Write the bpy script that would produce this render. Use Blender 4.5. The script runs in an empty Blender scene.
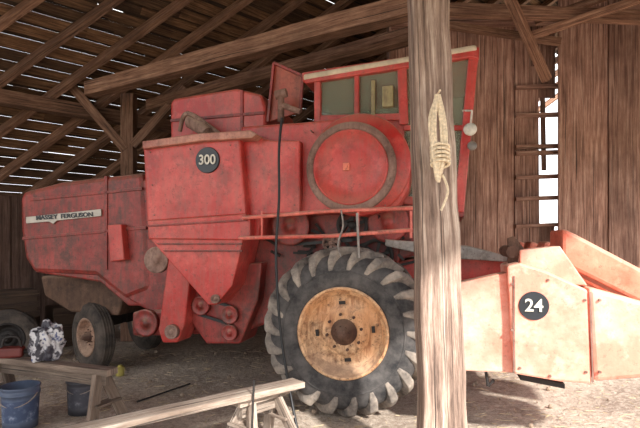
import bpy, bmesh, math, random
from mathutils import Vector, Matrix, noise
random.seed(7)
R=random.random
def U(a,b): return a+(b-a)*random.random()
# ---------------------------------------------------------------- survey helpers
F=500.0; CH=1.6; HZ=242.0
TH=math.radians(14); O=Vector((0.2,4.5)); ct,st=math.cos(TH),math.sin(TH)
def M(px,py,v):
    """machine-frame (u,z) of a point measured on the vertical machine plane v"""
    dx=(px-320)/F; dz=(HZ-py)/F
    t=(v+O.x*st+O.y*ct)/(dx*st+ct)
    X=t*dx-O.x; Y=t-O.y
    return (X*ct-Y*st, CH+t*dz)
def W(px,py,y): return Vector(((px-320)/F*y, y, CH+(HZ-py)/F*y))
def PL(pts,v): return [M(a,b,v) for a,b in pts]
# ---------------------------------------------------------------- materials
def new_mat(name):
    m=bpy.data.materials.new(name); m.use_nodes=True
    nt=m.node_tree; b=nt.nodes['Principled BSDF']; return m,nt,b
def nd(nt,t,**k):
    n=nt.nodes.new(t)
    for a,b in k.items(): setattr(n,a,b)
    return n
def noise_n(nt,vec,scale,detail=5,rough=.6):
    n=nd(nt,'ShaderNodeTexNoise'); n.inputs['Scale'].default_value=scale
    n.inputs['Detail'].default_value=detail; n.inputs['Roughness'].default_value=rough
    nt.links.new(vec,n.inputs['Vector']); return n.outputs['Fac']
def ramp(nt,fac,stops):
    r=nd(nt,'ShaderNodeValToRGB'); e=r.color_ramp.elements
    while len(e)<len(stops): e.new(.5)
    for i,(p,c) in enumerate(stops):
        e[i].position=p; e[i].color=(*c,1) if len(c)==3 else c
    nt.links.new(fac,r.inputs['Fac']); return r.outputs['Color']
def mix(nt,fac,a,b,mode='MIX'):
    n=nd(nt,'ShaderNodeMix',data_type='RGBA',blend_type=mode)
    for s,v in ((n.inputs[0],fac),(n.inputs[6],a),(n.inputs[7],b)):
        if hasattr(v,'node'): nt.links.new(v,s)
        elif isinstance(v,(int,float)): s.default_value=v
        else: s.default_value=(*v,1)
    return n.outputs[2]
def bump(nt,b,h,s=.3,d=.02):
    n=nd(nt,'ShaderNodeBump'); n.inputs['Strength'].default_value=s; n.inputs['Distance'].default_value=d
    nt.links.new(h,n.inputs['Height']); nt.links.new(n.outputs[0],b.inputs['Normal'])
def g(v): return tuple((x/255)**2.2 for x in v)
def paint(name,base,faded,dirt=(95,70,55),rough=.5,dirt_amt=.5,metal=0,dust=.55):
    m,nt,b=new_mat(name); tc=nd(nt,'ShaderNodeTexCoord').outputs['Object']
    c=mix(nt,ramp(nt,noise_n(nt,tc,1.7,6,.65),((.4,(0,0,0)),(.6,(1,1,1)))),g(base),g(faded))
    mp=nd(nt,'ShaderNodeMapping'); mp.inputs['Scale'].default_value=(9,9,1.1); nt.links.new(tc,mp.inputs[0])
    s=ramp(nt,noise_n(nt,mp.outputs[0],2.2,7,.75),((.45,(0,0,0)),(.66,(dirt_amt,)*3)))
    c=mix(nt,s,c,g(dirt))
    s=ramp(nt,noise_n(nt,tc,3.1,8,.8),((.49,(0,0,0)),(.62,(dirt_amt*.9,)*3)))
    c=mix(nt,s,c,g(tuple(x*.74 for x in dirt)))
    # chalky oxidised blotches
    s=ramp(nt,noise_n(nt,tc,7.3,8,.7),((.54,(0,0,0)),(.66,(.3,.3,.3))))
    c=mix(nt,s,c,g(tuple(min(255,x*1.08+20) for x in faded)))
    f=ramp(nt,noise_n(nt,tc,24,6,.8),((.56,(0,0,0)),(.64,(dirt_amt,)*3)))
    c=mix(nt,f,c,g((66,42,34)))
    ge=nd(nt,'ShaderNodeNewGeometry'); sx=nd(nt,'ShaderNodeSeparateXYZ'); nt.links.new(ge.outputs['Normal'],sx.inputs[0])
    d=ramp(nt,sx.outputs['Z'],((.25,(0,0,0)),(.8,(dust,)*3))); c=mix(nt,d,c,g((188,160,138)))
    nt.links.new(c,b.inputs['Base Color']); b.inputs['Roughness'].default_value=rough; b.inputs['Metallic'].default_value=metal
    bump(nt,b,noise_n(nt,tc,5,4),.3,.03)
    return m
def wood(name,dark,mid,light,gs=16,spread=.18,lx=1.0):
    m,nt,b=new_mat(name); uv=nd(nt,'ShaderNodeTexCoord').outputs['UV']
    wn=nd(nt,'ShaderNodeTexNoise'); wn.inputs['Scale'].default_value=.9; wn.inputs['Detail'].default_value=1; nt.links.new(uv,wn.inputs['Vector'])
    va=nd(nt,'ShaderNodeVectorMath',operation='MULTIPLY_ADD'); nt.links.new(wn.outputs['Color'],va.inputs[0]); va.inputs[1].default_value=(.0,.05,0); nt.links.new(uv,va.inputs[2])
    mp=nd(nt,'ShaderNodeMapping'); mp.inputs['Scale'].default_value=(lx,gs,1); nt.links.new(va.outputs[0],mp.inputs[0])
    n1=noise_n(nt,mp.outputs[0],2.0,8,.75)
    c=ramp(nt,n1,((.5-spread,g(dark)),(.5,g(mid)),(.5+spread,g(light))))
    n2=noise_n(nt,uv,1.8,6); c=mix(nt,ramp(nt,n2,((.42,(0,0,0)),(.65,(.5,.5,.5)))),c,g(dark))
    mp2=nd(nt,'ShaderNodeMapping'); mp2.inputs['Scale'].default_value=(.35*lx,gs*2.6,1); nt.links.new(va.outputs[0],mp2.inputs[0])
    ck=ramp(nt,noise_n(nt,mp2.outputs[0],1.7,3,.5),((.62,(0,0,0)),(.66,(.9,.9,.9)))); c=mix(nt,ck,c,g(tuple(x*.35 for x in dark)))
    at=nd(nt,'ShaderNodeAttribute',attribute_name='tint'); c=mix(nt,1.0,c,at.outputs['Color'],'MULTIPLY')
    nt.links.new(c,b.inputs['Base Color']); b.inputs['Roughness'].default_value=.85
    bump(nt,b,n1,.6,.025); return m
def flat(name,col,rough=.6,metal=0,var=.25,sc=8):
    m,nt,b=new_mat(name); tc=nd(nt,'ShaderNodeTexCoord').outputs['Object']
    d=tuple(x*(1-var) for x in g(col)); l=tuple(min(1,x*(1+var)) for x in g(col))
    c=ramp(nt,noise_n(nt,tc,sc,5),((.3,d),(.7,l)))
    nt.links.new(c,b.inputs['Base Color']); b.inputs['Roughness'].default_value=rough; b.inputs['Metallic'].default_value=metal
    return m
RED=paint('red_paint',(172,44,40),(194,80,72),(140,88,76),.42,.5)
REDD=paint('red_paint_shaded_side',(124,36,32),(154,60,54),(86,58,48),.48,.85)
PINK=paint('faded_sunlit_header_paint',(224,132,112),(236,176,158),(208,156,132),.6,.28)  # pale pink: faded paint plus the direct sun's brightness put into the colour
ORG=paint('orange_red_header_paint',(210,92,68),(226,132,108),(160,110,90),.6,.4)
RAIL=paint('rail_paint',(198,84,72),(214,120,106),(120,80,70),.5,.5)
RUST=paint('rusty_brown_metal',(122,92,82),(150,122,110),(84,60,50),.8,.6)
RIM=paint('tan_rim_paint',(204,152,108),(222,184,144),(132,80,50),.65,.8)
STEEL=paint('grey_steel',(120,116,112),(160,152,146),(90,74,62),.5,.5,.2)
DARK=flat('dark_grease_metal',(38,33,31),.7)
CREAM=flat('cream_trim',(196,180,156),.6)
BLK=flat('black_rubber_hose',(22,22,24),.5)
PLATE=flat('number_plate_black',(34,38,44),.4)
WHT=flat('white_numeral',(200,196,184),.5,0,.2,30)
SILV=flat('silver_badge',(160,152,142),.35,.3,.15)
def tyre_mat(n,a,b_,sc=5):
    m,nt,b=new_mat(n); tc=nd(nt,'ShaderNodeTexCoord').outputs['Object']
    c=ramp(nt,noise_n(nt,tc,sc,7,.7),((.35,g(a)),(.65,g(b_))))
    nt.links.new(c,b.inputs['Base Color']); b.inputs['Roughness'].default_value=.9
    bump(nt,b,noise_n(nt,tc,25,4),.2,.01); return m
TYRE=tyre_mat('tyre_rubber',(40,40,42),(94,90,88))
LUG=tyre_mat('dusty_tyre_lug',(76,72,70),(164,152,140))
TYD=tyre_mat('old_tyre_rubber',(46,42,40),(92,82,74))
m,nt,b=new_mat('cab_glass'); b.inputs['Base Color'].default_value=(*g((140,148,128)),1); b.inputs['Roughness'].default_value=.1
b.inputs['Alpha'].default_value=.42; GLASS=m
WD=wood('barn_roof_wood',(56,38,28),(114,84,60),(156,122,92))
WB=wood('barn_beam_wood',(66,46,36),(122,90,72),(162,130,108))
WW=wood('barn_wall_wood',(92,66,56),(150,114,98),(188,156,138),12,.15,.6)
WP=wood('post_wood',(84,68,60),(154,130,116),(206,188,172),9,.13,.5)
WG=wood('weathered_grey_wood',(110,92,80),(172,156,142),(206,194,180),12)
WS=wood('sawhorse_wood',(74,62,54),(122,106,94),(158,140,124),12)
# ---------------------------------------------------------------- mesh builder
class MB:
    def __init__(s): s.v=[];s.f=[];s.uv=[];s.mi=[];s.t=[];s.sm=[]
    def add(s,vs,fs,uvs=None,mi=0,tint=1,smooth=False):
        o=len(s.v); s.v+= [tuple(p) for p in vs]
        for i,f in enumerate(fs):
            s.f.append([a+o for a in f]); s.mi.append(mi); s.t.append(tint); s.sm.append(smooth)
            s.uv.append(uvs[i] if uvs else [(0,0)]*len(f))
    def beam(s,p0,p1,w,h,up=(0,0,1),mi=0,tint=None,w1=None,h1=None,seg=1,wob=0):
        p0=Vector(p0);p1=Vector(p1);d=(p1-p0);L=d.length;d.normalize();up=Vector(up)
        if abs(d.dot(up.normalized()))>.98: up=Vector((0,1,0)) if abs(d.y)<.9 else Vector((1,0,0))
        sd=d.cross(up).normalized();up=sd.cross(d).normalized()
        w1=w1 or w;h1=h1 or h
        vs=[]
        for k in range(seg+1):
            q=k/seg; c=p0+d*L*q
            if wob and 0<k<seg: c=c+sd*U(-wob,wob)+up*U(-wob,wob)
            ww=w+(w1-w)*q; hh=h+(h1-h)*q
            if wob: ww*=U(.96,1.04)
            for a,b in ((-1,-1),(1,-1),(1,1),(-1,1)): vs.append(c+sd*a*ww/2+up*b*hh/2)
        fs=[];uv=[];ou=U(0,50);ov=U(0,50)
        per=[0,w,w+h,2*w+h,2*w+2*h]
        for k in range(seg):
            for i in range(4):
                j=(i+1)%4;a=k*4
                fs.append((a+i,a+j,a+4+j,a+4+i))
                u0=ou+L*k/seg;u1=ou+L*(k+1)/seg
                uv.append([(u0,ov+per[i]),(u0,ov+per[i+1]),(u1,ov+per[i+1]),(u1,ov+per[i])])
        e=seg*4
        fs.append((3,2,1,0));uv.append([(ou,ov),(ou,ov+w),(ou+.05,ov+w),(ou+.05,ov)])
        fs.append((e,e+1,e+2,e+3));uv.append([(ou,ov),(ou,ov+w),(ou+.05,ov+w),(ou+.05,ov)])
        s.add(vs,fs,uv,mi,tint if tint is not None else U(.7,1.2))
    def prism(s,poly,v0,v1,mi=0,poly2=None):
        poly2=poly2 or poly;n=len(poly)
        vs=[(a,v0,b) for a,b in poly]+[(a,v1,b) for a,b in poly2]
        fs=[tuple(range(n)),tuple(range(2*n-1,n-1,-1))]+[(i,i+n,(i+1)%n+n,(i+1)%n) for i in range(n)]
        s.add(vs,fs,None,mi)
    def box(s,a,b,mi=0):
        s.prism([(a[0],a[2]),(b[0],a[2]),(b[0],b[2]),(a[0],b[2])],a[1],b[1],mi)
    def lathe(s,c,prof,seg=40,mi=0,smooth=True,axis=None):
        """prof list of (r,v) about local Y through c=(u,v,z)"""
        vs=[];n=len(prof)
        for i in range(seg):
            a=2*math.pi*i/seg
            for r,v in prof: vs.append((c[0]+r*math.cos(a),c[1]+v,c[2]+r*math.sin(a)))
        fs=[]
        for i in range(seg):
            j=(i+1)%seg
            for k in range(n-1): fs.append((i*n+k,i*n+k+1,j*n+k+1,j*n+k))
        s.add(vs,fs,None,mi,1,smooth)
    def cyl(s,p0,p1,r,r1=None,seg=16,mi=0,cap=True):
        p0=Vector(p0);p1=Vector(p1);d=(p1-p0).normalized();r1=r if r1 is None else r1
        x=d.orthogonal().normalized();y=d.cross(x)
        vs=[p0+(x*math.cos(2*math.pi*i/seg)+y*math.sin(2*math.pi*i/seg))*r for i in range(seg)]
        vs+=[p1+(x*math.cos(2*math.pi*i/seg)+y*math.sin(2*math.pi*i/seg))*r1 for i in range(seg)]
        s.add(vs,[(i,(i+1)%seg,(i+1)%seg+seg,i+seg) for i in range(seg)],None,mi,1,True)
        if cap: s.add(vs,[tuple(range(seg-1,-1,-1)),tuple(range(seg,2*seg))],None,mi)
    def tube(s,pts,r,seg=8,mi=0):
        for a,b in zip(pts,pts[1:]): s.cyl(a,b,r,seg=seg,mi=mi)
    def obj(s,name,mats,parent=None,bev=0,mat=None):
        me=bpy.data.meshes.new(name); me.from_pydata(s.v,[],s.f)
        me.uv_layers.new(name='UVMap'); me.color_attributes.new('tint','FLOAT_COLOR','CORNER')
        uvl=me.uv_layers['UVMap']; ca=me.color_attributes['tint']
        for p in me.polygons:
            for k,li in enumerate(p.loop_indices):
                uvl.data[li].uv=s.uv[p.index][k]; t=s.t[p.index]; ca.data[li].color=(t,t,t,1)
            p.material_index=s.mi[p.index]; p.use_smooth=s.sm[p.index]
        for mm in (mats if isinstance(mats,(list,tuple)) else [mats]): me.materials.append(mm)
        bm=bmesh.new();bm.from_mesh(me);bmesh.ops.recalc_face_normals(bm,faces=bm.faces);bm.to_mesh(me);bm.free()
        o=bpy.data.objects.new(name,me);bpy.context.collection.objects.link(o)
        if parent: o.parent=parent
        if bev:
            md=o.modifiers.new('bevel','BEVEL');md.width=bev;md.segments=2;md.limit_method='ANGLE';md.angle_limit=math.radians(35)
        return o
def empty(name,loc=(0,0,0),rz=0):
    e=bpy.data.objects.new(name,None);e.location=loc;e.rotation_euler=(0,0,rz);bpy.context.collection.objects.link(e);return e
def smooth_path(pts,n=6):
    out=[];P=[Vector(p) for p in pts];P=[P[0]]+P+[P[-1]]
    for i in range(1,len(P)-2):
        for k in range(n):
            t=k/n;a,b,c,d=P[i-1],P[i],P[i+1],P[i+2]
            out.append(.5*((2*b)+(-a+c)*t+(2*a-5*b+4*c-d)*t*t+(-a+3*b-3*c+d)*t**3))
    out.append(P[-2]);return out
# ================================================================ BARN
Bd=Vector((.717,.697,0)); Cd=Vector((.697,-.717,0)); P0=Vector((-4.7,7.3,4.0)); TP=1.03
def RP(s,q,off=0):
    if q<=4.5: z=TP*q
    else: z=TP*4.5-TP*(q-4.5)
    p=P0+Bd*s+Cd*q; p.z+=z+off; return p
nrm=(Bd.cross(Cd+Vector((0,0,TP)))).normalized(); 
if nrm.z<0: nrm=-nrm
nrm2=(Bd.cross(Cd+Vector((0,0,-TP)))).normalized()
if nrm2.z<0: nrm2=-nrm2
rf=MB()
q=-1.6
while q<4.5:
    w=U(.085,.13); gap=.03
    s=-7+U(0,1)
    while s<13:
        L=U(2.5,4); rf.beam(RP(s,q,.06),RP(min(s+L,13),q,.06),w*1.4,.025,up=nrm,tint=U(.45,1.2)); s+=L
    gq=q+w*.5+.016
    s=-7
    while s<13:
        L=U(.5,2.0)
        if R()<.88 : rf.beam(RP(s,gq,.11),RP(s+L,gq,.11),.13,.02,up=nrm,tint=U(.12,.4))
        else: L=min(L,U(.15,.7)); rf.beam(RP(s,gq-.008,.10),RP(s+L,gq-.008,.10),.1-.03*R(),.02,up=nrm,tint=.3)
        s+=L
    q+=w+gap
q=4.6
while q<8.8:
    rf.beam(RP(-7,q,.06),RP(13,q,.06),.45,.025,up=nrm2,tint=U(.6,1.1)); q+=.3
rf.obj('roof',WD)
bm_=MB()
for i in range(-9,18):
    s0=i*.74
    for (qa,qb) in ((-1.5,4.5),):
        a=RP(s0+1.03*qa,qa,-.09); b=RP(s0+1.03*qb,qb,-.09)
        bm_.beam(a,b,.09,.15,up=nrm,tint=U(.8,1.4))
bm_.obj('roof_rafters',WB)
pl=MB(); pl.beam(RP(-5,0,-.28),RP(12,0,-.28),.2,.2,tint=.9)
pl.beam(W(90,90,7.55)+Vector((0,0,0)),W(430,2,4.98),.2,.2,tint=1.25,seg=10,wob=.008)
pl.beam(W(150,106,8.3),W(440,28,5.75),.17,.17,tint=1.0)
pl.beam(W(-40,118,8.4),W(25,86,8.0),.12,.12,tint=.9)
pl.beam(W(70,84,8.0),W(126,150,8.1),.12,.14,tint=1.0)
pl.beam(W(186,88,8.0),W(134,146,8.1),.12,.14,tint=.9)
pl.obj('beam_timbers',WB)
ps=MB(); ps.beam(W(129,242,8.15)*1-Vector((0,0,1.6)),W(129,95,8.15),.2,.2,tint=.9); ps.obj('beam_post_back',WB)
# eave wall left/back
ew=MB(); s=-6
e0=lambda s: P0+Bd*s+Cd*(-1.36)
while s<12.5:
    w=U(.2,.32); p=e0(s+w/2)+Cd*U(-.01,.01); 
    ew.beam((p.x,p.y,0),(p.x,p.y,2.40+U(-.02,.02)),w*1.04,.03,up=Cd,tint=U(.2,.4)); s+=w
ew.obj('wall_left',WW)
# back right wall
wb=MB()
def vwall(mb,x0,x1,y,z0,z1,wmin,wmax,gap,tlo,thi):
    x=x0
    while x<x1:
        w=min(U(wmin,wmax),x1-x); yy=y+U(-.02,.02)
        mb.beam((x+w/2,yy,z0),(x+w/2,yy,z1+U(-.03,.03)),w-gap,.03,up=(0,1,0),tint=U(tlo,thi)); x+=w
vwall(wb,1.1,3.34,8.0,0,5.1,.22,.34,.006,.8,1.4)
wb.beam((2.2,8.05,0),(2.2,8.05,5.1),2.2,.02,up=(0,1,0),tint=.3)
vwall(wb,3.28,3.75,8.0,0,1.9,.2,.3,.004,.7,1.0)
vwall(wb,3.28,3.75,8.0,3.9,5.1,.2,.3,.004,.7,1.0)
wb.beam((3.40,8.02,1.5),(3.38,8.02,4.4),.2,.1,up=(0,1,0),tint=1.1)
wb.beam((3.6,8.04,2.75),(3.57,8.04,4.4),.07,.03,up=(0,1,0),tint=.8)
for z in (1.85,2.28,2.62,3.0,3.1,3.6,4.05): wb.beam((3.1,7.95,z),(3.9,7.95,z+.03),U(.08,.14),.06,tint=1.1)
vwall(wb,3.66,9.0,7.7,0,5.6,.3,.46,.006,.9,1.35)
wb.beam((6.4,7.75,0),(6.4,7.75,5.6),5.4,.02,up=(0,1,0),tint=.3)
wb.beam((1.1,7.9,5.1),(9,7.6,5.15),.2,.2,tint=1.1)
wb.obj('wall_back',WW)
wp=MB(); y=8.0  # hidden wall, added to stop light coming from behind the combine
while y<16:
    wp.beam((1.1+(y-8)*.15,y,0),(1.1+(y-8)*.15,y,6.2),.3,.03,up=(1,0,0),tint=U(.6,.9)); y+=.3
wp.obj('backlight_block_wall',WW)
tb=MB()
tb.beam(W(445,10,7.0),W(680,19,7.0),.13,.16,tint=1.3)
tb.beam(W(445,25,7.5),W(560,42,7.5),.09,.1,tint=1.2)
tb.beam(W(505,-12,6.8),W(547,80,7.3),.1,.12,tint=1.7)
tb.beam(W(525,38,7.2),W(650,-4,6.6),.08,.1,tint=1.8)
tb.beam(W(535,22,7.4),W(650,-20,6.9),.08,.1,tint=1.4)
tb.obj('beam_braces',WB)
# unseen boards above the open front, added to limit how far the sun reaches
ln=MB()
for k in range(3): ln.beam(P0*0+Vector((*(P0+Bd*-9+Cd*8.9).xy,3.2+k*.36)),Vector((*(P0+Bd*12+Cd*8.9).xy,3.2+k*.36)),.34,.05,up=Cd,tint=.9)
ln.obj('sun_block_boards',WB)
# floor
m,nt,b=new_mat('dirt_ground'); tc=nd(nt,'ShaderNodeTexCoord').outputs['Object']
c=ramp(nt,noise_n(nt,tc,1.1,8,.65),((.36,g((146,128,114))),(.62,g((206,190,172)))))
f=ramp(nt,noise_n(nt,tc,22,6,.8),((.45,(0,0,0)),(.7,(.85,.85,.85)))); c=mix(nt,f,c,g((230,216,200)))
f=ramp(nt,noise_n(nt,tc,9,7,.85),((.5,(0,0,0)),(.62,(.6,.6,.6)))); c=mix(nt,f,c,g((124,104,90)))
f=ramp(nt,noise_n(nt,tc,60,4,.8),((.55,(0,0,0)),(.65,(.7,.7,.7)))); c=mix(nt,f,c,g((96,80,68)))
nt.links.new(c,b.inputs['Base Color']); b.inputs['Roughness'].default_value=.95; bump(nt,b,noise_n(nt,tc,14,8,.75),.8,.06)
DIRT=m
bm=bmesh.new(); bmesh.ops.create_grid(bm,x_segments=160,y_segments=160,size=14)
for v in bm.verts:
    d=noise.noise(Vector((v.co.x*.8,v.co.y*.8,0)))*.02+noise.noise(Vector((v.co.x*3,v.co.y*3,3)))*.012
    v.co.z=min(0,d-.012)
me=bpy.data.meshes.new('floor');bm.to_mesh(me);bm.free();me.materials.append(DIRT)
for p in me.polygons:p.use_smooth=True
fl=bpy.data.objects.new('floor',me);fl.location=(0,6,0);bpy.context.collection.objects.link(fl)
gm=MB();gm.add([(-80,-80,-.06),(80,-80,-.06),(80,80,-.06),(-80,80,-.06)],[(0,1,2,3)]);gm.obj('ground_outside',flat('outside_ground',(150,142,115),.95))
# straw litter and stones lying in the dirt (loose pieces, parented to the floor)
sl=MB()
for i in range(1700):
    x=U(-3.8,4);y=U(2.6,7.5);a=U(0,6.28);L=U(.03,.12)
    sl.beam((x,y,.003),(x+L*math.cos(a),y+L*math.sin(a),U(.003,.006)),.004,.003)
o=sl.obj('straw_litter',flat('straw',(206,184,148),.9),fl); o.location=(0,-6,0)
st_=MB()
for i in range(110):
    x=U(-3.6,3.6);y=U(3.6,7.5);r=U(.01,.03)
    st_.lathe((x,y,r*.2),[(0,-r),(r*.8,-r*.5),(r,0),(r*.7,r*.6),(0,r)],6,smooth=False)
o=st_.obj('loose_stones',flat('stone',(140,122,106),.9),fl); o.location=(0,-6,0)
# ================================================================ COMBINE
CB=empty('combine_harvester',(O.x,O.y,0),-TH)
def part(mb,name,mats,bev=.012): return mb.obj(name,mats,CB,bev)
def prism_part(name,pts,v,v1,mat,bev=.015):
    mb=MB(); mb.prism(PL(pts,v),v,v1); return part(mb,name,mat,bev)
# --- drive wheel
def wheel(prefix,c,Rt,wd,rim,rot=0,lugs=True,mats=None,parent=None):
    e=bpy.data.objects.new(prefix,None);e.location=c;e.rotation_euler=(0,0,rot);bpy.context.collection.objects.link(e)
    if parent!='none': e.parent=parent or CB
    mt=mats or (TYRE,LUG,RIM,DARK)
    h=.06*Rt/.76 if lugs else .0; rc=Rt-h
    mb=MB(); w=wd
    prof=[(rim,.05*w),(rim+.03,.0),(rim+.35*(rc-rim),-.02*w-.005),(rim+.62*(rc-rim),.0),(rc-.07*Rt,.05*w),(rc-.02*Rt,.14*w),(rc,.3*w),(rc+.005,.5*w),(rc,.7*w),(rc-.02*Rt,.86*w),(rc-.07*Rt,.95*w),(rim+.6*(rc-rim),w),(rim+.03,w),(rim,.95*w)]
    mb.lathe((0,0,0),prof,64)
    if not lugs:
        for vv in (.25,.42,.58,.75): mb.lathe((0,0,0),[(rc-.004,(vv-.05)*w),(rc+.01,(vv-.04)*w),(rc+.01,(vv+.04)*w),(rc-.004,(vv+.05)*w)],64)
    mb.lathe((0,0,0),[(rim+.45*(rc-rim),-.01*w-.003),(rim+.47*(rc-rim),-.02*w-.009),(rim+.5*(rc-rim),-.01*w-.002)],64)
    mb.obj('tyre',mt[0],e)
    if lugs:
        lb=MB();N=22
        for side in (0,1):
            for i in range(N):
                a0=2*math.pi*(i+.5*side)/N
                path=[(.52,0,rc+h,.07),(.35,.08,rc+h,.07),(.18,.18,rc+h*.95,.08),(.05,.25,rc+h*.45,.09),(-.015,.295,rc-.06,.085),(-.02,.335,rc-.15,.05)]
                base=[(.52,0,rc-.01),(.35,.08,rc-.01),(.19,.18,rc-.03),(.12,.25,rc-.06),(.09,.29,rc-.08),(.03,.335,rc-.155)]
                vs=[]
                for (vv,da,rr,wd2),(bv,ba,br) in zip(path,base):
                    if side: vv=1-vv;bv=1-bv
                    ang=a0+da; hw=wd2/2/rc
                    for (V_,A_,R_) in ((bv,ang-hw*1.3,br),(vv,ang-hw*.85,rr),(vv,ang+hw*.85,rr),(bv,ang+hw*1.3,br)):
                        vs.append((R_*math.cos(A_),V_*w,R_*math.sin(A_)))
                fs=[]
                for k in range(len(path)-1):
                    for j in range(3): fs.append((k*4+j,k*4+j+1,k*4+5+j,k*4+4+j))
                fs.append((0,1,2,3));fs.append(tuple(len(vs)-4+x for x in (3,2,1,0)))
                lb.add(vs,fs)
        lb.obj('tyre_lugs',mt[1],e,.01)
    rb=MB();k=rim/.39
    rb.lathe((0,0,0),[(rim+.005,.06*w),(rim+.012,.0),(rim-.006,-.004),(rim-.018,.012),(rim-.03,.06),(rim-.055,.075),(rim-.075,.13*k+.02),(.23*k,.12*k+.02),(.19*k,.09*k),(.13*k,.085*k),(.0,.085*k)],56)
    rb.obj('rim',mt[2],e)
    hb=MB()
    hb.lathe((0,0,0),[(.115*k,.1*k),(.115*k,.07*k),(.085*k,.05*k),(.075*k,-.01),(.05*k,-.03*k),(.045*k,-.06*k),(0,-.06*k)],24)
    for i in range(8):
        a=i*math.pi/4+.2; p=Vector((math.cos(a)*.155*k,.085*k,math.sin(a)*.155*k)); hb.cyl(p+Vector((0,.02,0)),p-Vector((0,.02*k,0)),.014*k,seg=6)
        p=Vector((math.cos(a)*.06*k,0,math.sin(a)*.06*k)); hb.cyl(p+Vector((0,.02,0)),p-Vector((0,.02*k,0)),.01*k,seg=6)
    hb.obj('hub',mt[3],e)
    if lugs:
        sb=MB()
        for i in range(4):
            a=i*math.pi/2+.1; c2=Vector((math.cos(a)*.265,.128,math.sin(a)*.265)); t=Vector((-math.sin(a),0,math.cos(a)))
            sb.beam(c2-t*.03,c2+t*.03,.03,.012,up=(0,1,0))
        sb.obj('rim_slots',DARK,e)
    return e
RT=.785
HUB=paint('rusty_hub',(72,50,42),(100,72,58),(50,34,28),.8,.6,0,.2)
RIM2=paint('small_rim_paint',(150,116,96),(176,146,124),(90,62,50),.7,.7)
wheel('drive_wheel_near',(0,.0,RT-.01),RT,.5,.41,mats=(TYRE,LUG,RIM,HUB))
wheel('drive_wheel_far',(0,2.3,RT-.01),RT,.5,.41,mats=(TYRE,LUG,RIM,HUB))
u,z=M(88,343,.95)
wheel('steer_wheel_near',(u,.9,.415),.42,.2,.23,math.radians(-26),False,(TYD,LUG,RIM2,HUB))
wheel('steer_wheel_far',(u-.1,2.2,.415),.42,.2,.23,math.radians(-26),False,(TYD,LUG,RIM2,HUB))
ax=MB(); ax.beam((0,.2,RT),(0,2.6,RT),.16,.2); ax.beam((u,1.1,.55),(u-.1,2.3,.55),.12,.14); ax.beam((u,1.7,.5),(u+.05,1.7,1.2),.2,.2); part(ax,'axles',DARK)
# --- main threshing body
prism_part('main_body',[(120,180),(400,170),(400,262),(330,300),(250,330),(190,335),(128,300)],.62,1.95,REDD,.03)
# --- rear hood, rounded
hd=MB()
front=PL([(19,197),(24,191),(62,181),(100,177),(143,172),(146,215),(150,290),(125,300),(95,276),(33,273),(24,258),(20,230)],.6)
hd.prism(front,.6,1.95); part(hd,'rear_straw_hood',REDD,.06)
hs=MB()
hs.prism(PL([(30,198),(142,187),(142,190),(30,201)],.585),.585,.62)
hs.prism(PL([(22,237),(146,226),(146,229),(22,240)],.585),.585,.62)
hs.prism(PL([(104,176),(107,176),(107,270),(104,270)],.585),.585,.62)
part(hs,'hood_seams',REDD,.004)
prism_part('hood_side_box',[(107,225),(121,224),(124,260),(110,262)],.5,.65,RED,.012)
prism_part('straw_spreader_housing',[(40,276),(100,276),(124,298),(118,316),(70,312),(44,296)],.95,1.8,paint('grimy_brown_metal',(78,58,46),(104,78,62),(60,44,34),.8,.7),.03)
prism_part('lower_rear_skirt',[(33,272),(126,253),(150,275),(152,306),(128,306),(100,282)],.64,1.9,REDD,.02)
def text(body,px,py,v,size,mat,name,sx=1):
    cu=bpy.data.curves.new(name,'FONT');cu.body=body;cu.size=size;cu.extrude=.003;cu.align_x='CENTER';cu.align_y='CENTER';cu.offset=.002
    o=bpy.data.objects.new(name,cu);bpy.context.collection.objects.link(o);o.parent=CB
    uu,zz=M(px,py,v);o.location=(uu,v,zz);o.rotation_euler=(math.pi/2,0,0);o.scale=(sx,1,1);cu.materials.append(mat);return o
bd=MB(); bd.prism(PL([(26,217),(101,209),(101,216),(57,220.5),(53,224),(49,221.5),(26,223.5)],.575),.575,.6); part(bd,'badge_bar',SILV,.003)
o=text('MASSEY  FERGUSON',64,216.3,.57,.07,PLATE,'badge_letters',1.25); o.rotation_euler=(math.pi/2,-math.radians(2.5),0)
# --- big side shield with number
sh=MB(); V=.14
sh.prism(PL([(143,146),(252,135),(272,140),(300,140),(300,214),(262,215),(258,238),(148,240)],V+.1),V+.1,.8)
sh.prism(PL([(143,148),(240,138),(246,215),(147,222)],V),V,.3)
part(sh,'side_shield',RED,.02)
sh=MB()
sh.prism(PL([(147,221),(246,214),(250,219),(250,236),(242,240),(149,239)],V-.03),V-.03,.5)
sh.prism(PL([(149,238),(243,239),(238,262),(232,286),(216,305),(208,305)],V),V,.6); part(sh,'hopper_skirt',RED,.012)
sh=MB()
for yy in (243,250): sh.prism(PL([(156 if yy<245 else 162,yy),(242,yy),(242,yy+2),(158 if yy<245 else 164,yy+2)],V-.012),V-.012,V+.01)
sh.prism(PL([(147,225),(247,219),(247,221),(147,227)],V-.045),V-.045,V)
part(sh,'pressed_ribs',REDD,.004)
bt=MB()
for a,b in ((150,152),(190,149),(230,145),(240,210),(152,185),(154,215),(236,246),(232,275),(186,270)):
    p=M(a,b,V-.01); bt.cyl((p[0],V-.012,p[1]),(p[0],V+.02,p[1]),.007,seg=8)
for a,b in ((294,148),(294,205),(310,130),(385,205)):
    p=M(a,b,.22); bt.cyl((p[0],.23,p[1]),(p[0],.36,p[1]),.007,seg=8)
part(bt,'panel_bolts',RUST,0)
lid=MB(); lid.prism(PL([(142,141),(200,133),(250,130),(257,134),(252,138),(200,141),(142,149)],V-.06),V-.06,.85); part(lid,'shield_lid',paint('dusty_lid',(160,90,78),(190,140,120)),.012)
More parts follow.
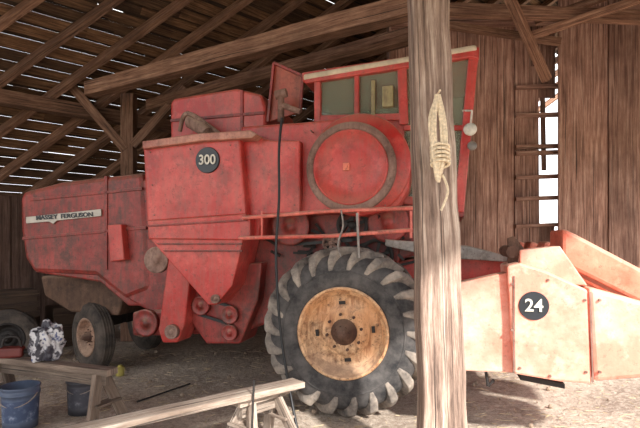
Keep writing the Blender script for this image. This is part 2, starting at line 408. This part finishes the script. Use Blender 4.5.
pd=MB(); uu,zz=M(207,160,V-.02); pd.lathe((uu,V-.02,zz),[(0,0),(.125,0),(.13,.01),(.13,.03)],40,smooth=False); part(pd,'number_plate_300',PLATE,0)
text('300',207,160,V-.03,.135,WHT,'numerals_300',.92)
# --- upper side panel and big round cover
prism_part('engine_side_panel',[(240,126),(300,122),(340,118),(372,120),(395,132),(407,150),(411,170),(408,190),(398,206),(380,212),(240,216)],.34,1.0,RED,.03)
cv=MB(); uu,zz=M(350,167,.2)
def disc(mb,uu,zz,v,r,prof): mb.lathe((uu,v,zz),[(a*r,b) for a,b in prof],56)
disc(cv,uu,zz,.2,.43,[(1,.2),(1,.02),(.985,0),(.84,0),(.83,.006)]); o=part(cv,'round_cover_ring',RUST,0)
cv=MB(); disc(cv,uu,zz,.2,.43,[(.835,.01),(.82,-.012),(.79,-.012),(.78,-.004),(.4,-.01),(0,-.012)]); part(cv,'round_cover_disc',RED,0)
cv=MB(); cv.box((uu-.06,.16,zz-.035),(uu+.0,.2,zz+.035)); cv.cyl((uu-.03,.14,zz),(uu-.03,.18,zz),.018); part(cv,'cover_latch',ORG,.004)
cv=MB(); 
uh,zh=M(359,165,.3); disc(cv,uh,zh,.27,.49,[(1,.15),(1,.02),(.97,0),(.5,0),(0,0)]); part(cv,'belt_housing',RED,0)
# --- grain tank
gt=MB(); gt.prism(PL([(170,102),(174,98),(236,88),(262,94),(266,106),(266,140),(170,145)],.75),.75,1.9); part(gt,'grain_tank',RED,.05)
gt=MB(); gt.prism(PL([(170,119),(264,111),(264,114),(170,122)],.735),.735,.8); gt.prism(PL([(240,90),(243,90),(243,135),(240,135)],.735),.735,.8);part(gt,'tank_seams',REDD,.004)
au=MB(); a1=M(190,120,.55);a2=M(208,133,.45); au.cyl((a1[0],.6,a1[1]),(a2[0],.45,a2[1]),.09,.06); au.tube(smooth_path([(a1[0]-.15,.6,a1[1]-.1),(a1[0],.5,a1[1]+.06),(a2[0]+.1,.5,a2[1])]),.025); part(au,'filler_spout',RUST,0)
prism_part('open_hatch_lid',[(274,63),(303,76),(300,112),(268,122)],.72,.75,paint('hatch_lid_paint',(150,60,48),(170,90,72)),.006)
fr=MB()
for a,b in (((274,63),(303,76)),((303,76),(300,112)),((274,63),(268,122))):
    p=M(*a,.7);q_=M(*b,.7); fr.beam((p[0],.7,p[1]),(q_[0],.7,q_[1]),.03,.04,up=(0,1,0))
part(fr,'hatch_lid_frame',REDD,.004)
# --- exhaust / fittings
ex=MB(); p=M(281,122,.5);q_=M(281,95,.5); ex.cyl((p[0],.5,p[1]),(q_[0],.5,q_[1]),.035); ex.cyl((p[0]-.06,.5,q_[1]),(p[0]+.06,.5,q_[1]+.02),.045)
p=M(300,112,.5); ex.cyl((q_[0],.5,q_[1]-.1),(p[0],.5,p[1]),.03); part(ex,'hose_fittings',RUST,0)
# --- cab
V=.62
def bar(mb,a,b,v,w,h,v2=None):
    p=M(*a,v);q_=M(*b,v); mb.beam((p[0],v,p[1]),(q_[0],v if v2 is None else v2,q_[1]),w,h,up=(0,1,0))
cb=MB()
bar(cb,(303,78),(470,53),V,.1,.06)
for a,b,w in (((318,78),(318,125),.07),((357,76),(357,122),.05),((402,66),(404,125),.09),((440,60),(440,205),.06),((474,50),(459,212),.09)): bar(cb,a,b,V,w,.06)
bar(cb,(318,119),(404,117),V,.07,.05); bar(cb,(404,128),(466,128),V,.05,.05); bar(cb,(404,200),(460,205),V,.08,.06)
part(cb,'cab_frame',RED,.01)
top=PL([(303,74),(476,44),(478,50),(303,80)],V-.06)
cb=MB(); cb.prism(top,V-.06,2.0); part(cb,'cab_roof',CREAM,.02)
top=PL([(305,76),(472,47),(479,47),(479,60),(470,58),(305,84)],V-.03)
cb=MB(); cb.prism(top,V-.05,1.98); part(cb,'cab_roof_fascia',RED,.015)
p1=M(474,50,V);p2=M(459,212,V);p0=M(318,78,V);p3=M(318,125,V)
cb=MB()
cb.beam((p1[0],1.92,p1[1]),(p2[0],1.92,p2[1]),.09,.06,up=(0,1,0)); cb.beam((p0[0],1.92,p0[1]),(p3[0],1.92,p3[1]),.07,.06,up=(0,1,0))
cb.beam((p2[0],V,p2[1]),(p2[0],1.95,p2[1]),.1,.1); cb.box((p3[0],V+.02,p2[1]-.1),(p2[0],1.95,p2[1]-.02))
cb.box((p3[0]-.02,V+.02,p2[1]),(p3[0]+.02,1.95,p3[1])); part(cb,'cab_floor_and_back',REDD,.01)
cb=MB(); cb.prism(PL([(318,122),(404,119),(404,205),(318,205)],V+.01),V+.01,V+.05); part(cb,'cab_lower_side',RED,.005)
gl=MB(); gl.prism(PL([(320,80),(474,56),(461,200),(406,200),(406,118),(320,120)],V+.01),V+.01,V+.016)
gl.add([(p1[0],V,p1[1]),(p1[0],1.92,p1[1]),(p2[0],1.92,p2[1]),(p2[0],V,p2[1])],[(0,1,2,3)])
gl.prism(PL([(320,80),(474,56),(461,200),(406,200),(406,118),(320,120)],V+.01),1.9,1.906); part(gl,'cab_glass',GLASS,0)
ci=MB(); um=M(385,120,1.2)[0]
ci.box((um-.25,1.0,p2[1]),(um+.25,1.5,p2[1]+.45)); ci.box((um-.3,1.0,p2[1]+.4),(um-.18,1.5,p2[1]+1.0)); part(ci,'driver_seat',DARK,.04)
ci=MB(); us=M(430,120,1.2)[0]; ci.cyl((us+.1,1.25,p2[1]),(us-.02,1.25,p2[1]+.85),.03); 
ci.tube([(us-.02+.07*math.sin(a),1.25+.2*math.cos(a),p2[1]+.85+.19*math.sin(a)*.5) for a in [i*math.pi/10 for i in range(21)]],.014); part(ci,'steering_column',DARK,0)
ci=MB(); ci.prism(PL([(382,86),(393,85),(393,106),(382,107)],V-.06),V-.06,V); ci.prism(PL([(371,80),(375,80),(375,117),(371,117)],V-.03),V-.03,V); part(ci,'cab_side_box',paint('khaki_box',(150,140,96),(176,162,120)),.008)
mr=MB(); p=M(463,125,V-.05); q_=M(470,130,V-.1); mr.tube([(p[0],V,p[1]+.15),(p[0]+.08,V-.1,p[1]+.12),(q_[0],V-.12,q_[1])],.01)
mr.lathe((q_[0],V-.15,q_[1]),[(0,-.01),(.05,0),(.062,.02),(.05,.06),(0,.08)],24); part(mr,'work_lamp',WHT,0)
mr=MB(); p=M(472,146,V-.1); mr.lathe((p[0],V-.13,p[1]),[(0,0),(.04,0),(.045,.02),(.03,.06),(0,.07)],20); part(mr,'lower_lamp',STEEL,0)
# --- rails
rl=MB()
for a,b,c_ in (((243,218),(330,211),(413,208)),((240,238),(330,236),(411,230))):
    P_=[M(*x,.03) for x in (a,b,c_)]; rl.tube([(P_[0][0],.3,P_[0][1])]+[(x,.03,z_) for x,z_ in P_]+[(P_[2][0],.35,P_[2][1])],.019,10)
for px in (262,358,411):
    a=M(px,211,.03);b_=M(px,238,.03); rl.cyl((a[0],.03,a[1]),(b_[0],.03,b_[1]),.012)
part(rl,'side_railing',RAIL,0)
# --- mechanics
def pulley(px,py,v,r,mat,name,spokes=0,w=.05):
    mb=MB();uu,zz=M(px,py,v)
    if spokes:
        mb.lathe((uu,v,zz),[(r,0),(r,w),(r*.8,w),(r*.8,0),(r,0)],40)
        mb.lathe((uu,v,zz),[(0,-.01),(r*.25,-.01),(r*.25,w),(0,w)],20)
        for i in range(spokes):
            a=2*math.pi*i/spokes+.3; mb.beam((uu,v+w/2,zz),(uu+r*.85*math.cos(a),v+w/2,zz+r*.85*math.sin(a)),.03,.02,up=(0,1,0))
    else: mb.lathe((uu,v,zz),[(0,-.015),(.25*r,-.015),(.27*r,0),(.6*r,.012),(.85*r,0),(r,-.005),(r,.01),(.93*r,w*.5),(r,w),(0,w)],36)
    part(mb,name,mat,0)
pulley(290,226,.42,.2,REDD,'flywheel_disc'); pulley(331,243,.4,.09,RUST,'sprocket',6); pulley(376,256,.5,.17,DARK,'variator_pulley',6)
pulley(388,222,.5,.2,REDD,'drive_disc'); pulley(352,225,.5,.16,DARK,'belt_pulley',5)
pulley(156,260,.3,.14,RUST,'auger_flange'); pulley(145,323,.45,.15,REDD,'tailings_cover'); pulley(200,306,.4,.1,REDD,'elevator_sprocket_a'); pulley(229,315,.4,.095,REDD,'elevator_sprocket_b'); pulley(229,333,.4,.085,REDD,'elevator_sprocket_c')
pulley(171,332,.25,.075,RUST,'elevator_foot_roller'); pulley(215,299,.11,.045,RUST,'skirt_bearing')
mc=MB(); mc.prism(PL([(168,258),(192,262),(184,326),(177,343),(162,343),(158,330)],.3),.3,.6); part(mc,'tailings_elevator',RED,.02)
mc=MB(); mc.prism(PL([(182,270),(262,262),(258,300),(240,344),(206,344),(182,310)],.46),.46,.9); part(mc,'lower_elevator_housing',REDD,.02)
mc=MB(); mc.prism(PL([(132,312),(165,310),(180,322),(180,336),(132,336)],.5),.5,1.5); part(mc,'sieve_auger_trough',REDD,.03)
mc=MB()
def belt(a,b,v,r1,r2):
    pa=Vector((*M(*a,v),0));pb=Vector((*M(*b,v),0))
    d=(pb-pa).normalized();n=Vector((-d.y,d.x,0))
    for s_ in (1,-1):
        x=pa+n*r1*s_;y_=pb+n*r2*s_; mc.beam((x.x,v,x.y),(y_.x,v,y_.y),.03,.012,up=(0,1,0))
belt((290,226),(352,225),.47,.19,.15);belt((352,225),(376,256),.53,.15,.16);belt((229,315),(200,306),.42,.09,.09)
part(mc,'drive_belts',BLK,0)
ml=MB()
for i in range(34):
    px=U(275,405);py=U(214,268);v=U(.5,.62);p=M(px,py,v);L=U(.1,.35);a=U(0,3.14)
    ml.beam((p[0],v,p[1]),(p[0]+L*math.cos(a),v+U(-.05,.05),p[1]+L*math.sin(a)*.5),.025,.025)
part(ml,'linkages',DARK,0)
# cables
hc=MB()
path=[(282,118,.0),(279,150,-.02),(279,200,-.03),(276,250,-.05),(278,300,-.1),(283,350,-.15)]
P_=[]
for a,b,v in path:
    uu,zz=M(a,b,v);P_.append((uu,v,zz))
uu,zz=M(297,428,-.35);P_.append((uu,-.35,zz)); P_.append((uu+.05,-.4,.02))
hc.tube(smooth_path(P_),.013); part(hc,'hanging_cable',BLK,0)
hc=MB();P_=[(*M(a,b,0),0) for a,b in ((341,210),(343,226),(338,244),(341,257))]; hc.tube(smooth_path([(a,.0,b) for a,b,_ in P_]),.008)
P_=[M(a,b,0) for a,b in ((357,213),(358,235),(359,258))]; hc.tube([(a,.0,b) for a,b in P_],.012); part(hc,'pale_cable',STEEL,0)
# --- platform, feeder house
fh=MB(); fh.prism(PL([(385,239),(470,246),(508,256),(508,262),(440,258),(385,246)],.45),.45,1.6); part(fh,'deck_plate',STEEL,.01)
fh=MB(); fh.prism(PL([(395,262),(462,250),(512,262),(530,330),(470,335),(400,300)],.7),.7,1.8); part(fh,'feeder_house',RED,.02)
fh=MB(); fh.prism(PL([(400,175),(452,170),(452,212),(430,250),(395,262)],.64),.64,1.9); part(fh,'cab_front_base',REDD,.02)
# --- header (corn head): end panels and snouts
V=-.45
def snout(v,name,mats,w=.5,first=False):
    hdr=MB()
    lp=PL([(458,283),(509,272),(514,373),(462,371)],-.38); s=v-(-.45)
    hdr.prism(lp,-.38+s,-.2+s)
    hdr.obj(name+'_rear_panel',mats,CB,.012)
    c=MB(); a=PL([(507,266),(520,263),(546,271),(588,290),(592,384),(560,382),(514,374)],V); c.prism(a,V+s,V+.5+s); c.obj(name+'_end_panel',mats,CB,.018)
    e=MB(); fr_=PL([(588,287),(644,302),(700,332),(700,352),(644,378),(594,382)],V+.01)
    e.prism(fr_,V+.01+s,V+.42+s,0); e.obj(name+'_point',mats,CB,.03)
snout(-.45,'header_divider_near',PINK)
hx=MB()
hx.prism(PL([(562,228),(568,230),(640,268),(700,300),(700,325),(640,303),(562,264)],-.0),.0,.5); part(hx,'header_snout_second',ORG,.03)
for i,v in enumerate((1.0,1.9,2.8)):
    hx=MB(); base=PL([(570,240),(640,268),(700,300),(700,325),(640,303),(562,264)],.0); hx.prism(base,v,v+.4); part(hx,'header_snout_row_%d'%(i+1),ORG,.03)
hx=MB(); hx.prism(PL([(520,250),(560,246),(588,286),(560,284),(520,268)],-.3),-.3,-.05); part(hx,'header_top_box',PINK,.01)
hx=MB(); b0=M(500,300,-.4)[0]; 
hx.box((b0,-.2,.62),(b0+.25,3.4,1.25)); hx.cyl((b0+.5,-.1,.75),(b0+.5,3.3,.75),.15); part(hx,'header_back_and_auger',ORG,.01)
hx=MB(); hx.prism(PL([(508,238),(514,236),(524,248),(524,266),(508,268)],-.2),-.2,-.15); p=M(514,252,-.3); hx.cyl((p[0],-.25,p[1]),(p[0],.3,p[1]),.05); part(hx,'header_bracket',HUB,.006)
hx=MB(); uu,zz=M(550,379,-.4); hx.prism(PL([(520,374),(565,384),(565,389),(520,380)],-.3),-.3,.3); 
p=[M(486,372,-.3),M(488,386,-.3),M(494,380,-.3)]; hx.tube([(a,-.3,b_) for a,b_ in p],.012); part(hx,'header_underside',DARK,.004)
hs=MB()
for a,b in (((514,276),(514,372)),((590,292),(593,382))): bar(hs,a,b,V-.004,.012,.012)
for (a,b) in ((512,284),(512,330),(520,368),(585,300),(586,372),(550,376),(548,280),(600,300),(600,372)):
    p=M(a,b,V-.004); hs.cyl((p[0],V-.012,p[1]),(p[0],V+.01,p[1]),.01,seg=8)
part(hs,'panel_seams_bolts',RUST,0)
pd=MB(); uu,zz=M(534,306,V-.01); pd.lathe((uu,V-.01,zz),[(0,0),(.103,0),(.106,.008),(.106,.02)],40,smooth=False); part(pd,'number_plate_24',PLATE,0)
text('24',534,306,V-.018,.13,WHT,'numerals_24')
# ================================================================ FRONT POST + ROPE
pt=MB(); a=W(426,-60,3.3); b_=W(442,428,3.3); d=(a-b_); b0=b_-d*(b_.z/d.z)
pt.beam(b0,a+d*.15,.29,.24,up=(0,1,0),seg=22,wob=.005,tint=1.0,w1=.225,h1=.2); po=pt.obj('barn_post',WP,None,.02)
def xpost(z): return b0.x+d.x/d.z*z
rp=MB(); yf=3.3-.14-.06
zt=CH+(242-96)/500*3.13
for i in range(9):
    x0=xpost(zt)+U(-.015,.01); sp=U(.02,.06); L=U(.36,.56)
    pts=[(x0,yf+.0,zt),(x0-sp,yf-U(0,.03),zt-.15),(x0-sp*U(.6,1.3),yf-U(0,.03),zt-.35),(x0,yf-U(0,.03),zt-L),(x0+sp,yf-U(0,.03),zt-.33),(x0+sp*.8,yf-.01,zt-.15),(x0,yf,zt)]
    rp.tube(smooth_path(pts,5),.0095,7)
for i in range(5):
    zc=zt-.33-.025*i; pts=[(xpost(zc)-.005+.055*math.cos(a_),yf-.01-.035*math.sin(a_),zc+.02*math.sin(a_)) for a_ in [k*math.pi/6 for k in range(13)]]
    rp.tube(pts,.01,7)
rp.tube(smooth_path([(xpost(1.9),yf-.02,zt-.5),(xpost(1.8)+.03,yf-.02,zt-.6),(xpost(1.8)-.01,yf-.01,zt-.72)]),.008,7)
rp.cyl((xpost(zt),yf+.08,zt+.005),(xpost(zt),yf-.04,zt+.015),.006)
rp.obj('hanging_rope',flat('jute_rope',(214,196,168),.9,0,.3,60))
# ================================================================ FOREGROUND CLUTTER
def sawhorse(name,pa,pb,h,mat,legw=.3):
    e=empty(name); pa=Vector(pa);pb=Vector(pb);d=(pb-pa).normalized();n=Vector((-d.y,d.x,0))
    t=MB(); t.beam(pa,pb,.12,.05,tint=1.0); t.beam(pa-Vector((0,0,.07))+d*.05,pb-Vector((0,0,.07))-d*.05,.04,.1,tint=.7); t.obj('top_board',mat,e,.004)
    l=MB()
    for p,s1 in ((pa,1),(pb,-1)):
        for s2 in (1,-1):
            l.beam(p+d*.12*s1+n*.03*s2-Vector((0,0,.03)),Vector((p.x,p.y,0))+d*.02*s1+n*legw*s2*.75+Vector((0,0,0.0)),.09,.04,up=d)
    l.obj('legs',mat,e,.004)
    c=MB()
    for p,s1 in ((pa,1),(pb,-1)): c.beam(p+d*.07*s1+n*.13-Vector((0,0,h*.45)),p+d*.07*s1-n*.13-Vector((0,0,h*.45)),.1,.02,up=(0,0,1))
    c.obj('cross_boards',mat,e,.003); return e
sawhorse('sawhorse',(-2.95,4.5,.56),(-1.66,4.0,.56),.56,WS)
sawhorse('sawhorse',(-.62,3.66,.42),(-.28,4.02,.42),.42,WG,.26)
pk=MB(); pk.beam((-1.75,2.72,.475),(-.17,4.0,.475),.17,.045,tint=1.1); pk.obj('wooden_plank',WG,None,.005)
pk=MB(); pk.beam((-1.6,2.66,.2),(-.66,3.45,.2),.05,.13,tint=.9);pk.beam((-1.5,2.75,.14),(-1.5,2.75,.0),.06,.06); pk.beam((-.7,3.42,.14),(-.7,3.42,.0),.06,.06); pk.obj('wooden_rail_bench',WG,None,.005)
ro=MB(); x_=W(254,380,3.62); ro.tube([x_,Vector((x_.x-.01,3.5,0))],.008); ro.obj('iron_rod',DARK)
def bucket(name,x,y,mat,lab,h=.36,r=.15):
    e=empty(name,(x,y,0)); mb=MB()
    def ring(prof,mi):
        vs=[];n=len(prof)
        for i in range(36):
            a=2*math.pi*i/36
            for rr,zz in prof: vs.append((rr*math.cos(a),rr*math.sin(a),zz))
        mb.add(vs,[(i*n+k,i*n+k+1,((i+1)%36)*n+k+1,((i+1)%36)*n+k) for i in range(36) for k in range(n-1)],None,mi,1,True)
    ring([(0,.004),(r*.87,.004),(r*.9,.0),(r*.92,h*.2)],0); ring([(r*.92,h*.2),(r*.975,h*.7)],1)
    ring([(r*.975,h*.7),(r*.98,h*.8),(r*1.03,h*.8),(r*1.03,h*.86),(r*.99,h*.86),(r,h*.95),(r*1.04,h*.96),(r*1.04,h),(r*.97,h),(r*.9,.03),(0,.02)],0)
    mb.obj('pail',[mat,lab],e)
    hb=MB(); hb.tube([(r*1.05*math.cos(a),-.02-.12*math.sin(a),h*.84-.1*math.sin(a)) for a in [i*math.pi/12 for i in range(13)]],.004); hb.obj('bail_handle',STEEL,e)
BLUE=flat('blue_pail',(80,90,110),.5); GRYB=flat('grey_pail',(72,72,78),.5)
def label(n,cols):
    m,nt,b=new_mat(n); tc=nd(nt,'ShaderNodeTexCoord').outputs['Object']
    c=ramp(nt,noise_n(nt,tc,14,3),((.48,g(cols[0])),(.6,g(cols[1])),(.7,g(cols[2]))));nt.links.new(c,b.inputs['Base Color']);return m
bucket('paint_bucket',-2.6,4.34,BLUE,label('pail_label',((60,72,98),(86,98,122),(150,155,170)))); bucket('paint_bucket',-2.23,4.72,GRYB,label('grey_pail_label',((64,64,72),(80,80,88),(120,120,126))))
# crumpled bag
def lump(name,c,sz,mat,amp=.3,fr=3,sub=4):
    bm=bmesh.new();bmesh.ops.create_icosphere(bm,subdivisions=sub,radius=1)
    for v in bm.verts:
        n_=noise.noise(v.co*fr+Vector(c))*amp+abs(noise.noise(v.co*fr*2.3))*amp*.5
        v.co=v.co*(1+n_); v.co=Vector((v.co.x*sz[0],v.co.y*sz[1],max(v.co.z,-.85)*sz[2]))
    me=bpy.data.meshes.new(name);bm.to_mesh(me);bm.free();me.materials.append(mat)
    o=bpy.data.objects.new(name,me);o.location=c;bpy.context.collection.objects.link(o);return o
m,nt,b=new_mat('printed_paper_bag'); tc=nd(nt,'ShaderNodeTexCoord').outputs['Object']
c=ramp(nt,noise_n(nt,tc,9,3),((.45,g((56,54,62))),(.5,g((176,174,178))),(.58,g((186,184,184))),(.63,g((60,70,112)))));nt.links.new(c,b.inputs['Base Color']);BAG=m
p=W(48,338,4.30); lump('crumpled_paper_bag',(p.x,p.y,.585+.15),(.12,.1,.175),BAG,.5,2.2)
# small engine tool on the sawhorse
te=empty('portable_power_tool',(-2.72,4.41,.585),.25)
t_=MB(); t_.box((-.1,-.06,0),(.1,.06,.09)); t_.obj('motor_body',flat('dark_red_plastic',(96,40,36),.5),te,.02)
t_=MB(); t_.tube(smooth_path([(-.08,0,.08),(-.05,0,.17),(.05,0,.17),(.08,0,.08)]),.012); t_.cyl((.1,0,.045),(.24,0,.045),.02); t_.obj('handle_and_spindle',DARK,te)
# junk against the back left wall
def pile(name,pts,mat):
    e=empty(name)
    for i,(x,y,z,sx,sy,sz,rz) in enumerate(pts):
        mb=MB(); mb.box((-sx/2,-sy/2,0),(sx/2,sy/2,sz)); o=mb.obj('piece_%d'%(i+1),mat,e,.01); o.location=(x,y,z); o.rotation_euler=(0,0,rz)
        mb=MB()
        for zz in (.15,.5,.85):
            mb.beam((-sx/2-.01,-sy/2-.012,sz*zz),(sx/2+.01,-sy/2-.012,sz*zz),.02,.08*1,up=(0,0,1),tint=1)
        o=mb.obj('slats_%d'%(i+1),mat,e); o.location=(x,y,z); o.rotation_euler=(0,0,rz)
WJ=wood('dark_crate_wood',(40,30,24),(70,54,44),(100,80,64))
pile('wooden_crate_stack',[(-4.55,7.35,0,.7,.5,.5,.4),(-4.5,7.3,.5,.6,.45,.4,.7),(-3.95,7.9,0,.6,.5,.6,.75)],WJ)
wheel('spare_tyre',(-3.98,6.35,.36),.36,.18,.2,math.radians(20),False,(TYD,LUG,DARK,DARK),'none')
tl=MB(); a=W(137,403,4.97);b_=W(190,385,5.6);a.z=b_.z=.012; tl.tube([a,b_],.01); tl.obj('iron_bar',DARK)
cn=MB(); p=(-2.4,6.0,0); cn.cyl((p[0],p[1],0),(p[0],p[1],.1),.05,.05); cn.cyl((p[0],p[1],.1),(p[0],p[1],.125),.04,.02);cn.obj('oil_can',flat('yellow_can',(150,138,70),.5))
# ================================================================ LIGHT + CAMERA
w=bpy.data.worlds.new('World');bpy.context.scene.world=w;w.use_nodes=True
bg=w.node_tree.nodes['Background'];bg.inputs[0].default_value=(.97,.98,1,1);bg.inputs[1].default_value=2.55
sd=bpy.data.lights.new('sun','SUN');sd.energy=9;sd.angle=math.radians(3);sd.color=(1,.95,.88)
so=bpy.data.objects.new('sun',sd);bpy.context.collection.objects.link(so)
el=math.radians(35); dr=-Vector((.45*math.cos(el),-.89*math.cos(el),math.sin(el)))
so.rotation_euler=dr.to_track_quat('-Z','Y').to_euler()
cd=bpy.data.cameras.new('camera');cd.sensor_width=36;cd.lens=500/640*36;cd.shift_y=28/640
co=bpy.data.objects.new('camera',cd);co.location=(0,0,CH);co.rotation_euler=(math.pi/2,0,0);bpy.context.collection.objects.link(co)
sc=bpy.context.scene;sc.camera=co
sc.view_settings.view_transform='Standard';sc.view_settings.exposure=0.1
